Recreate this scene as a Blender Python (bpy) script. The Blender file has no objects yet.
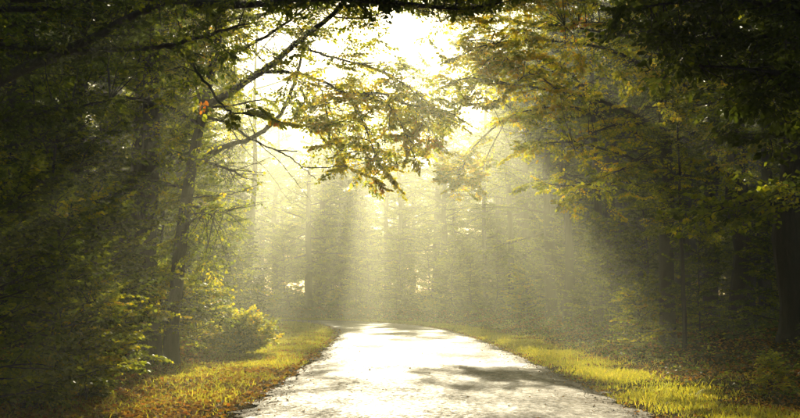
import bpy, math, random
import numpy as np
from mathutils import Vector, Matrix, noise

rnd = random.Random(7)
rng = np.random.default_rng(7)
scene = bpy.context.scene
COL = scene.collection
R = math.radians

# ------------------------------------------------------------------ camera
CAMH = 1.5
PITCH = math.atan((300 - 209) / 1111.0)
cam_d = bpy.data.cameras.new("camera")
cam = bpy.data.objects.new("camera", cam_d)
COL.objects.link(cam)
cam.location = (0, 0, CAMH)
cam.rotation_euler = (math.pi / 2 + PITCH, 0, 0)
cam_d.lens = 50.0
cam_d.sensor_width = 36.0
cam_d.clip_start = 0.05
cam_d.clip_end = 1500
scene.camera = cam

def ray(px, py):
    a, b = (px - 400) / 1111.0, (209 - py) / 1111.0
    f = Vector((0, math.cos(PITCH), math.sin(PITCH)))
    u = Vector((0, -math.sin(PITCH), math.cos(PITCH)))
    return f + u * b + Vector((1, 0, 0)) * a

def at(px, py, d):
    """a point of the place, d metres ahead, seen in that direction"""
    v = ray(px, py)
    v = v * (d / v.y)
    return Vector((v.x, v.y, v.z + CAMH))

def X_at(px, d):
    return at(px, 300, d).x

def proj(P):
    """N x 3 -> picture coordinates (used to know where gaps in the crowns are)"""
    c, s = math.cos(PITCH), math.sin(PITCH)
    x, y, z = P[:, 0], P[:, 1], P[:, 2] - CAMH
    f = y * c + z * s
    u = -y * s + z * c
    f = np.where(f < 0.1, 0.1, f)
    return 400 + 1111 * x / f, 209 - 1111 * u / f

# ------------------------------------------------------------------ sky, sun, exposure
SUN_PX = (382, -42)
sv = ray(*SUN_PX).normalized()
SUN_EL = math.asin(sv.z)
SUN_AZ = math.atan2(sv.x, sv.y)
world = bpy.data.worlds.new("World")
scene.world = world
world.use_nodes = True
wn = world.node_tree
sky = wn.nodes.new("ShaderNodeTexSky")
sky.sky_type = 'NISHITA'
sky.sun_disc = False
sky.sun_elevation = SUN_EL
sky.sun_rotation = SUN_AZ
sky.dust_density = 1.5
wn.links.new(sky.outputs[0], wn.nodes['Background'].inputs[0])
wn.nodes['Background'].inputs[1].default_value = 0.05
sl = bpy.data.lights.new("sun", 'SUN')
sl.energy = 5.0
sl.angle = R(0.53)
sl.color = (1.0, 0.875, 0.60)
sun = bpy.data.objects.new("sun", sl)
COL.objects.link(sun)
sun.rotation_euler = sv.to_track_quat('Z', 'Y').to_euler()
sun.location = (0, 0, 60)
vs = scene.view_settings
vs.view_transform = 'Standard'
vs.look = 'None'
vs.exposure = 1.15
vs.gamma = 1.0
scene.render.engine = 'CYCLES'
cy = scene.cycles
cy.max_bounces = 5
cy.diffuse_bounces = 3
cy.glossy_bounces = 2
cy.transmission_bounces = 2
cy.volume_bounces = 0
cy.transparent_max_bounces = 4
cy.use_denoising = True
cy.sample_clamp_indirect = 4.0
cy.caustics_reflective = False
cy.caustics_refractive = False

# ------------------------------------------------------------------ helpers
def tag(o, label=None, cat=None, group=None, kind=None):
    if label: o['label'] = label
    if cat: o['category'] = cat
    if group: o['group'] = group
    if kind: o['kind'] = kind
    return o

def mesh_np(name, verts, quads=None, tris=None, tint=None, smooth=False):
    me = bpy.data.meshes.new(name)
    verts = np.asarray(verts, dtype=np.float32)
    nq = 0 if quads is None else len(quads)
    nt = 0 if tris is None else len(tris)
    me.vertices.add(len(verts))
    me.vertices.foreach_set('co', verts.ravel())
    idx, starts, tot = [], [], 0
    if nq:
        q = np.asarray(quads, dtype=np.int32); idx.append(q.ravel())
        starts.append(np.arange(nq) * 4)
    if nt:
        t = np.asarray(tris, dtype=np.int32); idx.append(t.ravel())
        starts.append(nq * 4 + np.arange(nt) * 3)
    li = np.concatenate(idx).astype(np.int32)
    me.loops.add(len(li))
    me.loops.foreach_set('vertex_index', li)
    me.polygons.add(nq + nt)
    me.polygons.foreach_set('loop_start', np.concatenate(starts).astype(np.int32))
    if tint is not None:
        a = me.attributes.new('tint', 'FLOAT', 'FACE')
        a.data.foreach_set('value', np.asarray(tint, dtype=np.float32))
    if smooth:
        me.polygons.foreach_set('use_smooth', np.ones(nq + nt, dtype=bool))
    me.update(calc_edges=True)
    return me

def ob(name, me, mat, parent=None):
    o = bpy.data.objects.new(name, me)
    COL.objects.link(o)
    if mat is not None and not len(me.materials):
        me.materials.append(mat)
    if parent is not None:
        o.parent = parent
    return o

def empty(name, loc=(0, 0, 0)):
    e = bpy.data.objects.new(name, None)
    e.empty_display_size = 0.3
    e.location = loc
    COL.objects.link(e)
    return e

def dup(root):
    c = root.copy(); COL.objects.link(c)
    for k in ('label', 'group', 'category'):
        if k in c: del c[k]
    for ch in list(root.children):
        d = ch.copy(); COL.objects.link(d); d.parent = c
    return c

# ------------------------------------------------------------------ materials
def new_mat(name):
    m = bpy.data.materials.new(name); m.use_nodes = True
    nt = m.node_tree; nt.nodes.clear()
    out = nt.nodes.new('ShaderNodeOutputMaterial')
    return m, nt, out

def N(nt, typ, **kw):
    n = nt.nodes.new(typ)
    for k, v in kw.items():
        if k in n.inputs: n.inputs[k].default_value = v
        else: setattr(n, k, v)
    return n

def ramp(nt, stops, interp='LINEAR'):
    n = nt.nodes.new('ShaderNodeValToRGB')
    cr = n.color_ramp; cr.interpolation = interp
    while len(cr.elements) < len(stops): cr.elements.new(0.5)
    for e, (p, c) in zip(cr.elements, stops):
        e.position = p; e.color = (*c, 1)
    return n

def leaf_mat(name, stops, trans=0.64, boost=2.15, rough=0.5):
    m, nt, out = new_mat(name)
    at_ = N(nt, 'ShaderNodeAttribute', attribute_name='tint')
    oi = N(nt, 'ShaderNodeObjectInfo')
    ma = N(nt, 'ShaderNodeMath', operation='MULTIPLY_ADD')
    nt.links.new(oi.outputs['Random'], ma.inputs[0]); ma.inputs[1].default_value = 0.05
    nt.links.new(at_.outputs['Fac'], ma.inputs[2])
    cr = ramp(nt, stops)
    nt.links.new(ma.outputs[0], cr.inputs[0])
    p = N(nt, 'ShaderNodeBsdfPrincipled', Roughness=rough)
    p.inputs['Specular IOR Level'].default_value = 0.15
    nt.links.new(cr.outputs[0], p.inputs['Base Color'])
    vm = N(nt, 'ShaderNodeVectorMath', operation='MULTIPLY')
    nt.links.new(cr.outputs[0], vm.inputs[0]); vm.inputs[1].default_value = (boost * 1.1, boost * 1.05, boost * .45)
    t = N(nt, 'ShaderNodeBsdfTranslucent')
    nt.links.new(vm.outputs[0], t.inputs[0])
    mx = N(nt, 'ShaderNodeMixShader'); mx.inputs[0].default_value = trans
    nt.links.new(p.outputs[0], mx.inputs[1]); nt.links.new(t.outputs[0], mx.inputs[2])
    nt.links.new(mx.outputs[0], out.inputs[0])
    return m

M_LEAF = leaf_mat('leaves', [(0, (.022, .030, .007)), (.30, (.054, .078, .010)), (.52, (.195, .225, .018)),
                             (.72, (.42, .34, .018)), (.88, (.42, .17, .015)), (.97, (.40, .045, .012))])
M_SPRUCE = leaf_mat('needles', [(0, (.022, .034, .012)), (1, (.06, .075, .018))], trans=.25, boost=1.4)
M_LITTER = leaf_mat('fallen_leaves', [(0, (.08, .045, .018)), (.35, (.26, .12, .025)), (.65, (.50, .27, .035)),
                                      (.85, (.46, .13, .02)), (1, (.52, .38, .05))], trans=.3, boost=1.5, rough=.85)
M_GRASS = leaf_mat('grass', [(0, (.10, .13, .015)), (.5, (.27, .27, .025)), (1, (.48, .39, .05))], trans=.6, boost=1.8)

def bark_mat():
    m, nt, out = new_mat('bark')
    tc = N(nt, 'ShaderNodeTexCoord')
    mp = N(nt, 'ShaderNodeMapping'); mp.inputs['Scale'].default_value = (9, 9, 1.6)
    nt.links.new(tc.outputs['Object'], mp.inputs[0])
    n1 = N(nt, 'ShaderNodeTexNoise', Scale=1.6, Detail=8.0, Roughness=.7)
    nt.links.new(mp.outputs[0], n1.inputs[0])
    n2 = N(nt, 'ShaderNodeTexNoise', Scale=.7, Detail=4.0)
    nt.links.new(tc.outputs['Object'], n2.inputs[0])
    cr = ramp(nt, [(.3, (.014, .011, .008)), (.55, (.035, .028, .020)), (.75, (.065, .052, .038))])
    nt.links.new(n1.outputs[0], cr.inputs[0])
    mo = ramp(nt, [(.52, (0, 0, 0)), (.68, (1, 1, 1))])
    nt.links.new(n2.outputs[0], mo.inputs[0])
    mx = N(nt, 'ShaderNodeMixRGB'); mx.inputs[2].default_value = (.04, .05, .016, 1)
    nt.links.new(mo.outputs[0], mx.inputs[0]); nt.links.new(cr.outputs[0], mx.inputs[1])
    p = N(nt, 'ShaderNodeBsdfPrincipled', Roughness=.85)
    nt.links.new(mx.outputs[0], p.inputs['Base Color'])
    b = N(nt, 'ShaderNodeBump', Strength=1.0, Distance=.08)
    nt.links.new(n1.outputs[0], b.inputs['Height']); nt.links.new(b.outputs[0], p.inputs['Normal'])
    nt.links.new(p.outputs[0], out.inputs[0])
    return m
M_BARK = bark_mat()

def ground_mat():
    m, nt, out = new_mat('forest_floor')
    tc = N(nt, 'ShaderNodeTexCoord')
    n1 = N(nt, 'ShaderNodeTexNoise', Scale=.45, Detail=6.0, Roughness=.6)
    n2 = N(nt, 'ShaderNodeTexNoise', Scale=9.0, Detail=6.0, Roughness=.7)
    vo = N(nt, 'ShaderNodeTexVoronoi', Scale=14.0)
    for n in (n1, n2, vo): nt.links.new(tc.outputs['Object'], n.inputs[0])
    c1 = ramp(nt, [(.3, (.022, .015, .006)), (.5, (.060, .036, .012)), (.7, (.12, .065, .018))])
    nt.links.new(n2.outputs[0], c1.inputs[0])
    c2 = ramp(nt, [(.35, (.035, .045, .008)), (.65, (.08, .055, .015))])
    nt.links.new(vo.outputs['Distance'], c2.inputs[0])
    mx = N(nt, 'ShaderNodeMixRGB'); 
    r = ramp(nt, [(.42, (0, 0, 0)), (.6, (1, 1, 1))]); nt.links.new(n1.outputs[0], r.inputs[0])
    nt.links.new(r.outputs[0], mx.inputs[0]); nt.links.new(c1.outputs[0], mx.inputs[1]); nt.links.new(c2.outputs[0], mx.inputs[2])
    p = N(nt, 'ShaderNodeBsdfPrincipled', Roughness=.9)
    p.inputs['Specular IOR Level'].default_value = 0
    nt.links.new(mx.outputs[0], p.inputs['Base Color'])
    b = N(nt, 'ShaderNodeBump', Strength=.8, Distance=.05)
    nt.links.new(n2.outputs[0], b.inputs['Height']); nt.links.new(b.outputs[0], p.inputs['Normal'])
    nt.links.new(p.outputs[0], out.inputs[0])
    return m

def road_mat():
    m, nt, out = new_mat('asphalt')
    tc = N(nt, 'ShaderNodeTexCoord')
    big = N(nt, 'ShaderNodeTexNoise', Scale=.55, Detail=5.0, Roughness=.6)
    fine = N(nt, 'ShaderNodeTexNoise', Scale=38.0, Detail=4.0, Roughness=.7)
    mid = N(nt, 'ShaderNodeTexNoise', Scale=6.0, Detail=6.0, Roughness=.65)
    vo = N(nt, 'ShaderNodeTexVoronoi', Scale=70.0)
    mp = N(nt, 'ShaderNodeMapping'); mp.inputs['Scale'].default_value = (1.0, .35, 1)
    nt.links.new(tc.outputs['Object'], mp.inputs[0]); nt.links.new(mp.outputs[0], big.inputs[0])
    for n in (fine, mid, vo): nt.links.new(tc.outputs['Object'], n.inputs[0])
    c = ramp(nt, [(.3, (.06, .050, .036)), (.5, (.15, .120, .078)), (.72, (.25, .20, .128))])
    nt.links.new(mid.outputs[0], c.inputs[0])
    c2 = ramp(nt, [(.36, (.15, .13, .11)), (.5, (.8, .73, .62)), (.66, (1.9, 1.7, 1.4))])
    nt.links.new(fine.outputs[0], c2.inputs[0])
    mx = N(nt, 'ShaderNodeMixRGB', blend_type='MULTIPLY'); mx.inputs[0].default_value = 1
    nt.links.new(c.outputs[0], mx.inputs[1]); nt.links.new(c2.outputs[0], mx.inputs[2])
    p = N(nt, 'ShaderNodeBsdfPrincipled')
    p.inputs['Specular IOR Level'].default_value = .4
    # dirt and grit washed over the edges, faint wheel tracks, cracks
    ac = N(nt, 'ShaderNodeAttribute', attribute_name='across')
    ad0 = N(nt, 'ShaderNodeMath', operation='MULTIPLY_ADD'); ad0.inputs[1].default_value = .55
    nt.links.new(mid.outputs[0], ad0.inputs[0]); nt.links.new(ac.outputs['Fac'], ad0.inputs[2])
    er = ramp(nt, [(.98, (0, 0, 0)), (1.0, (1, 1, 1))]); 
    sc_ = N(nt, 'ShaderNodeMath', operation='MULTIPLY'); sc_.inputs[1].default_value = .86
    nt.links.new(ad0.outputs[0], sc_.inputs[0])
    er.color_ramp.elements[0].position = .84; er.color_ramp.elements[1].position = .98
    nt.links.new(sc_.outputs[0], er.inputs[0])
    dc = ramp(nt, [(.35, (.05, .032, .018)), (.6, (.16, .10, .05)), (.7, (.30, .22, .12))]); nt.links.new(fine.outputs[0], dc.inputs[0])
    m2 = N(nt, 'ShaderNodeMixRGB'); nt.links.new(er.outputs[0], m2.inputs[0]); nt.links.new(mx.outputs[0], m2.inputs[1]); nt.links.new(dc.outputs[0], m2.inputs[2])
    wn_ = N(nt, 'ShaderNodeTexNoise', Scale=1.3, Detail=3.0)
    nt.links.new(tc.outputs['Object'], wn_.inputs[0])
    wv = N(nt, 'ShaderNodeVectorMath', operation='MULTIPLY_ADD'); wv.inputs[1].default_value = (.9, .9, .9)
    nt.links.new(wn_.outputs['Color'], wv.inputs[0]); nt.links.new(tc.outputs['Object'], wv.inputs[2])
    vc = N(nt, 'ShaderNodeTexVoronoi', Scale=.55, feature='DISTANCE_TO_EDGE'); nt.links.new(wv.outputs[0], vc.inputs[0])
    ck = ramp(nt, [(.0, (.25, .25, .25)), (.010, (1, 1, 1))]); nt.links.new(vc.outputs['Distance'], ck.inputs[0])
    m3 = N(nt, 'ShaderNodeMixRGB', blend_type='MULTIPLY'); m3.inputs[0].default_value = 1
    nt.links.new(m2.outputs[0], m3.inputs[1]); nt.links.new(ck.outputs[0], m3.inputs[2])
    trk = ramp(nt, [(.12, (1, 1, 1)), (.28, (.72, .70, .68)), (.50, (.72, .70, .68)), (.66, (1, 1, 1))]); nt.links.new(ac.outputs['Fac'], trk.inputs[0])
    m4 = N(nt, 'ShaderNodeMixRGB', blend_type='MULTIPLY'); m4.inputs[0].default_value = 1
    nt.links.new(m3.outputs[0], m4.inputs[1]); nt.links.new(trk.outputs[0], m4.inputs[2])
    nt.links.new(m4.outputs[0], p.inputs['Base Color'])
    rr = N(nt, 'ShaderNodeMapRange'); rr.inputs[1].default_value = .3; rr.inputs[2].default_value = .7
    rr.inputs[3].default_value = .48; rr.inputs[4].default_value = .82
    nt.links.new(big.outputs[0], rr.inputs[0]); 
    gr = N(nt, 'ShaderNodeTexNoise', Scale=14.0, Detail=5.0, Roughness=.75); nt.links.new(tc.outputs['Object'], gr.inputs[0])
    g1 = N(nt, 'ShaderNodeMapRange'); g1.inputs[1].default_value = .38; g1.inputs[2].default_value = .62
    g1.inputs[3].default_value = -.16; g1.inputs[4].default_value = .20
    nt.links.new(gr.outputs[0], g1.inputs[0])
    g2 = N(nt, 'ShaderNodeMath', operation='ADD'); g2.use_clamp = True
    nt.links.new(rr.outputs[0], g2.inputs[0]); nt.links.new(g1.outputs[0], g2.inputs[1])
    nt.links.new(g2.outputs[0], p.inputs['Roughness'])
    g3 = N(nt, 'ShaderNodeMapRange'); g3.inputs[1].default_value = .40; g3.inputs[2].default_value = .60
    g3.inputs[3].default_value = .55; g3.inputs[4].default_value = .08
    nt.links.new(gr.outputs[0], g3.inputs[0]); nt.links.new(g3.outputs[0], p.inputs['Specular IOR Level'])
    ad = N(nt, 'ShaderNodeMath', operation='ADD')
    nt.links.new(fine.outputs[0], ad.inputs[0]); nt.links.new(vo.outputs['Distance'], ad.inputs[1]); ad.inputs[1].default_value = 0
    b = N(nt, 'ShaderNodeBump', Strength=.8, Distance=.012)
    nt.links.new(ad.outputs[0], b.inputs['Height'])
    b2 = N(nt, 'ShaderNodeBump', Strength=.5, Distance=.05)
    nt.links.new(mid.outputs[0], b2.inputs['Height']); nt.links.new(b.outputs[0], b2.inputs['Normal'])
    nt.links.new(b2.outputs[0], p.inputs['Normal'])
    nt.links.new(p.outputs[0], out.inputs[0])
    return m

def stone_mat():
    m, nt, out = new_mat('stone')
    oi = N(nt, 'ShaderNodeTexCoord')
    n = N(nt, 'ShaderNodeTexNoise', Scale=8.0, Detail=3.0)
    nt.links.new(oi.outputs['Object'], n.inputs[0])
    c = ramp(nt, [(.3, (.09, .075, .055)), (.7, (.30, .26, .20))])
    nt.links.new(n.outputs[0], c.inputs[0])
    p = N(nt, 'ShaderNodeBsdfPrincipled', Roughness=.7)
    nt.links.new(c.outputs[0], p.inputs['Base Color']); nt.links.new(p.outputs[0], out.inputs[0])
    return m
M_STONE = stone_mat()

# ------------------------------------------------------------------ terrain and road
HALF = 2.75
ctrl = [(.45, -40), (.45, -20), (.45, 0), (.5, 12), (.5, 22), (.4, 34), (.1, 46), (-.6, 57), (-2.2, 67.5), (-5.8, 77.5),
        (-12.5, 84.5), (-24, 88.5), (-40, 89.5), (-70, 88), (-110, 84)]
def catmull(P, n=14):
    out = []
    for i in range(1, len(P) - 2):
        p0, p1, p2, p3 = [np.array(P[k], float) for k in (i - 1, i, i + 1, i + 2)]
        for k in range(n):
            t = k / n
            out.append(.5 * ((2 * p1) + (-p0 + p2) * t + (2 * p0 - 5 * p1 + 4 * p2 - p3) * t * t + (-p0 + 3 * p1 - 3 * p2 + p3) * t ** 3))
    return np.array(out)
CL = catmull(ctrl)
TG = np.gradient(CL, axis=0); TG /= np.linalg.norm(TG, axis=1)[:, None]
NR = np.stack([TG[:, 1], -TG[:, 0]], 1)          # to the right of travel

def road_s(x, y):
    """signed distance from the centre line (right positive); arrays allowed"""
    x = np.atleast_1d(np.asarray(x, float)); y = np.atleast_1d(np.asarray(y, float))
    res = np.empty(len(x))
    for k in range(0, len(x), 20000):
        xx, yy = x[k:k + 20000], y[k:k + 20000]
        dx = xx[:, None] - CL[None, :, 0]; dy = yy[:, None] - CL[None, :, 1]
        d2 = dx * dx + dy * dy
        j = d2.argmin(1); r = np.arange(len(j))
        along = dx[r, j] * NR[j, 0] + dy[r, j] * NR[j, 1]
        res[k:k + 20000] = np.sqrt(d2[r, j]) * np.sign(along)
        near = np.abs(along) > .5 * np.sqrt(d2[r, j])
        res[k:k + 20000] = np.where(near & (d2[r, j] < 100), along, res[k:k + 20000])
    return res

def sstep(a, b, v):
    t = np.clip((v - a) / (b - a), 0, 1); return t * t * (3 - 2 * t)

def gz(x, y):
    x = np.atleast_1d(np.asarray(x, float)); y = np.atleast_1d(np.asarray(y, float))
    s = np.abs(road_s(x, y))
    bump = (np.sin(x * .9 + 1.3 * np.sin(y * .31)) * np.sin(y * .55 + .7 * np.sin(x * .4)) * .09
            + np.sin(x * 2.3 + y * .4) * np.sin(y * 1.9 - x * .7) * .035)
    z = -.06 + .09 * sstep(2.6, 3.4, s) + .75 * sstep(4.6, 9.5, s) + .022 * np.clip(s - 9.5, 0, 60)
    return z + bump * sstep(3.0, 6.5, s)
def gz1(x, y): return float(gz(x, y)[0])

gx = np.concatenate([np.linspace(-150, -22, 40, endpoint=False), np.linspace(-22, 24, 190, endpoint=False), np.linspace(24, 150, 40)])
gy = np.concatenate([np.linspace(-45, 8, 25, endpoint=False), np.linspace(8, 60, 200, endpoint=False), np.linspace(60, 110, 100, endpoint=False), np.linspace(110, 210, 30)])
GX, GY = np.meshgrid(gx, gy)
V = np.stack([GX.ravel(), GY.ravel(), gz(GX.ravel(), GY.ravel())], 1)
nx, ny = len(gx), len(gy)
ii = (np.arange(ny - 1)[:, None] * nx + np.arange(nx - 1)[None]).ravel()
Q = np.stack([ii, ii + 1, ii + nx + 1, ii + nx], 1)
tag(ob('ground', mesh_np('ground', V, Q, smooth=True), ground_mat()), kind='structure')

# road strip with an uneven broken edge
cols = 17
us = np.linspace(-1, 1, cols)
fineCL = np.stack([np.interp(np.linspace(0, len(CL) - 1, len(CL) * 9), np.arange(len(CL)), CL[:, k]) for k in (0, 1)], 1)
fineNR = np.stack([np.interp(np.linspace(0, len(CL) - 1, len(CL) * 9), np.arange(len(CL)), NR[:, k]) for k in (0, 1)], 1)
def edge_w(side, i):
    p = Vector((fineCL[i, 0] * .8 + side * 7, fineCL[i, 1] * .8, 0))
    return HALF + .26 * noise.noise(p * 1.1) + .20 * noise.noise(p * 4.3) + .14 * noise.noise(p * 11)
rv = []
for i in range(len(fineCL)):
    wl, wr = edge_w(-1, i) - .12, edge_w(1, i)
    for u in us:
        w = wr if u > 0 else wl
        rv.append((fineCL[i, 0] + fineNR[i, 0] * u * w, fineCL[i, 1] + fineNR[i, 1] * u * w,
                   .025 + .03 * (1 - u * u) - (.05 if abs(u) == 1 else 0)))
ii = (np.arange(len(fineCL) - 1)[:, None] * cols + np.arange(cols - 1)[None]).ravel()
rm = mesh_np('road', np.array(rv), np.stack([ii, ii + 1, ii + cols + 1, ii + cols], 1), smooth=True)
ea = rm.attributes.new('across', 'FLOAT', 'POINT'); ea.data.foreach_set('value', np.tile(np.abs(us), len(fineCL)).astype(np.float32))
tag(ob('road', rm, road_mat()), kind='structure')

# ------------------------------------------------------------------ haze
def box_mesh(name, lo, hi):
    v = [(x, y, z) for x in (lo[0], hi[0]) for y in (lo[1], hi[1]) for z in (lo[2], hi[2])]
    q = [(0, 1, 3, 2), (4, 6, 7, 5), (0, 4, 5, 1), (2, 3, 7, 6), (0, 2, 6, 4), (1, 5, 7, 3)]
    return mesh_np(name, v, q)
mh, nth, outh = new_mat('haze')
pv = N(nth, 'ShaderNodeVolumePrincipled')
pv.inputs['Color'].default_value = (.91, .93, .70, 1)
pv.inputs['Density'].default_value = 0.0022
pv.inputs['Anisotropy'].default_value = 0.72
nth.links.new(pv.outputs[0], outh.inputs['Volume'])
mh.cycles.homogeneous_volume = True
tag(ob('haze', box_mesh('haze', (-160, -55, -2.2), (160, 220, 34)), mh), kind='stuff')

# ------------------------------------------------------------------ plants
def norm(v):
    l = math.sqrt(v[0] ** 2 + v[1] ** 2 + v[2] ** 2) or 1
    return (v[0] / l, v[1] / l, v[2] / l)

class Plant:
    def __init__(s, seed, leaf=.09, six=False, flat=.25):
        s.r = random.Random(seed); s.g = np.random.default_rng(seed)
        s.tubes = []; s.tw = []      # twigs: start3, end3, normal3, k, size, tint
        s.leaf = leaf; s.six = six; s.flat = flat
    def line(s, p, d, L, segs, wob, up, r0, r1, sides=5):
        pts = [tuple(p)]; d = list(norm(d)); st = L / segs
        for k in range(segs):
            d[0] += s.r.gauss(0, wob); d[1] += s.r.gauss(0, wob); d[2] += s.r.gauss(0, wob) * .6 + up
            d = list(norm(d)); q = pts[-1]
            pts.append((q[0] + d[0] * st, q[1] + d[1] * st, q[2] + d[2] * st))
        rad = [r0 + (r1 - r0) * k / segs for k in range(segs + 1)]
        s.tubes.append((pts, rad, sides))
        return pts
    def spray(s, p, d, L, tint, r=.012, ntw=10, leaves=8, tube=True):
        """a flat branchlet: axis with alternate twigs, leaves on each"""
        g = s.r
        seg = 3
        pts = s.line(p, d, L, seg, .13, -.03, r, r * .3, 3) if tube else [tuple(p), tuple(p[i] + d[i] * L for i in range(3))]
        nrm = norm((g.gauss(0, s.flat), g.gauss(0, s.flat), 1))
        for k in range(ntw):
            t = (k + .6) / ntw
            f = t * (len(pts) - 1); i = min(int(f), len(pts) - 2); f -= i
            a, b = pts[i], pts[i + 1]
            q = tuple(a[j] + (b[j] - a[j]) * f for j in range(3))
            dd = norm(tuple(b[j] - a[j] for j in range(3)))
            sd = 1 if k % 2 else -1
            ang = sd * g.uniform(.6, 1.15) if k < ntw - 1 else 0
            # rotate dd about nrm
            c, sn = math.cos(ang), math.sin(ang)
            cr = (nrm[1] * dd[2] - nrm[2] * dd[1], nrm[2] * dd[0] - nrm[0] * dd[2], nrm[0] * dd[1] - nrm[1] * dd[0])
            e = tuple(dd[j] * c + cr[j] * sn for j in range(3))
            l = L * (.62 * (1 - .62 * t)) * g.uniform(.6, 1.25)
            s.tw.append((*q, *(q[j] + e[j] * l - (.12 * l if j == 2 else 0) for j in range(3)), *nrm, leaves, s.leaf * g.uniform(.8, 1.2), tint + g.gauss(0, .05)))
    def limb(s, p, d, L, r, tint, up=.03, nsp=9, sprayL=1.1, segs=5, ntw=10, leaves=8, start=.2, tintf=None):
        pts = s.line(p, d, L, segs, .12, up, r, r * .25, 5)
        s.dress(pts, L, r, tint, nsp, sprayL, ntw, leaves, start, tintf)
        return pts
    def dress(s, pts, L, r, tint, nsp, sprayL, ntw=10, leaves=8, start=.2, tintf=None, updir=.08):
        g = s.r
        for k in range(nsp):
            t = start + (1 - start) * (k + .7) / nsp
            f = t * (len(pts) - 1); i = min(int(f), len(pts) - 2); f -= i
            a, b = pts[i], pts[i + 1]
            q = tuple(a[j] + (b[j] - a[j]) * f for j in range(3))
            dd = norm(tuple(b[j] - a[j] for j in range(3)))
            ang = (1 if k % 2 else -1) * g.uniform(.4, 1.2) if k < nsp - 1 else 0
            c, sn = math.cos(ang), math.sin(ang)
            e = norm((dd[0] * c - dd[1] * sn, dd[0] * sn + dd[1] * c, dd[2] * .5 + g.gauss(updir, .22)))
            l = sprayL * (1.15 - .55 * t) * g.uniform(.7, 1.25)
            s.spray(q, e, l, tint + g.gauss(0, .06), r=.008 + .006 * l, ntw=ntw, leaves=leaves)
    def wood(s, name, twigs=True):
        vs, qs, n0 = [], [], 0
        for pts, rad, sides in s.tubes:
            P = np.array(pts); n = len(P)
            T = np.gradient(P, axis=0); T /= np.linalg.norm(T, axis=1)[:, None] + 1e-9
            ref = np.array([0, 0, 1.]) if abs(T[0, 2]) < .8 else np.array([1., 0, 0])
            A = np.cross(T, ref); A /= np.linalg.norm(A, axis=1)[:, None] + 1e-9
            B = np.cross(T, A)
            th = np.arange(sides) * 2 * math.pi / sides
            ra = np.array(rad)[:, None]
            if sides >= 9:      # a trunk: uneven round
                ra = ra * (1 + .07 * np.sin(th * 3 + P[:, 2:3] * .5) + .05 * np.sin(th * 5 - P[:, 2:3] * .9 + 1))
            else:
                ra = np.repeat(ra, sides, 1)
            W = P[:, None] + ra[..., None] * (np.cos(th)[None, :, None] * A[:, None] + np.sin(th)[None, :, None] * B[:, None])
            vs.append(W.reshape(-1, 3))
            i = np.arange(n - 1)[:, None] * sides; j = np.arange(sides)[None]; j2 = (j + 1) % sides
            qs.append((n0 + np.stack([i + j, i + j2, i + sides + j2, i + sides + j], -1)).reshape(-1, 4))
            n0 += n * sides
        if twigs and s.tw:
            T = np.array(s.tw)
            a, b, n = T[:, 0:3], T[:, 3:6], T[:, 6:9]
            d = b - a; c = np.cross(d, n); c /= np.linalg.norm(c, axis=1)[:, None] + 1e-9
            w = .0028
            k = len(T)
            W = np.stack([a + c * w, a - c * w, a + n * w * 1.6, b], 1).reshape(-1, 3)
            base = n0 + np.arange(k) * 4
            tris = np.concatenate([np.stack([base, base + 1, base + 3], 1), np.stack([base + 1, base + 2, base + 3], 1), np.stack([base + 2, base, base + 3], 1)])
            vs.append(W)
        else: tris = None
        return mesh_np(name, np.concatenate(vs), np.concatenate(qs), tris, smooth=True)
    def crown(s, name, prune=None, tintf=None, off=None):
        T = np.array(s.tw)
        k = T[:, 9].astype(int); idx = np.repeat(np.arange(len(T)), k)
        m = len(idx)
        first = np.repeat(np.cumsum(k) - k, k)
        j = np.arange(m) - first
        t = (j + .7 + s.g.uniform(-.3, .3, m)) / k[idx]
        t = np.clip(t, 0, 1.02)
        a, b, n = T[idx, 0:3], T[idx, 3:6], T[idx, 6:9]
        d = b - a; d /= np.linalg.norm(d, axis=1)[:, None] + 1e-9
        pos = a + (b - a) * t[:, None]
        side = np.where(j % 2 == 0, 1., -1.) * s.g.uniform(.5, 1.2, m)
        last = j == k[idx] - 1; side[last] = 0
        c = np.cross(n, d); c /= np.linalg.norm(c, axis=1)[:, None] + 1e-9
        dr = d * np.cos(side)[:, None] + c * np.sin(side)[:, None]
        dr[:, 2] -= s.g.uniform(-.05, .55, m)
        dr /= np.linalg.norm(dr, axis=1)[:, None]
        nn = n + s.g.normal(0, .8, (m, 3))
        sz = T[idx, 10] * s.g.uniform(.7, 1.25, m)
        tint = T[idx, 11] + s.g.normal(0, .06, m)
        W = pos if off is None else pos + np.array(off)[None]
        if prune is not None:
            keep = prune(W, s.g)
        else: keep = np.ones(m, bool)
        tint = np.clip(tint, 0, .76)
        if tintf is not None: tint = tintf(W, tint, s.g)
        pos, dr, nn, sz, tint = pos[keep], dr[keep], nn[keep], sz[keep], tint[keep]
        return leaf_mesh(name, pos, dr, nn, sz, tint, s.six)

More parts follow.
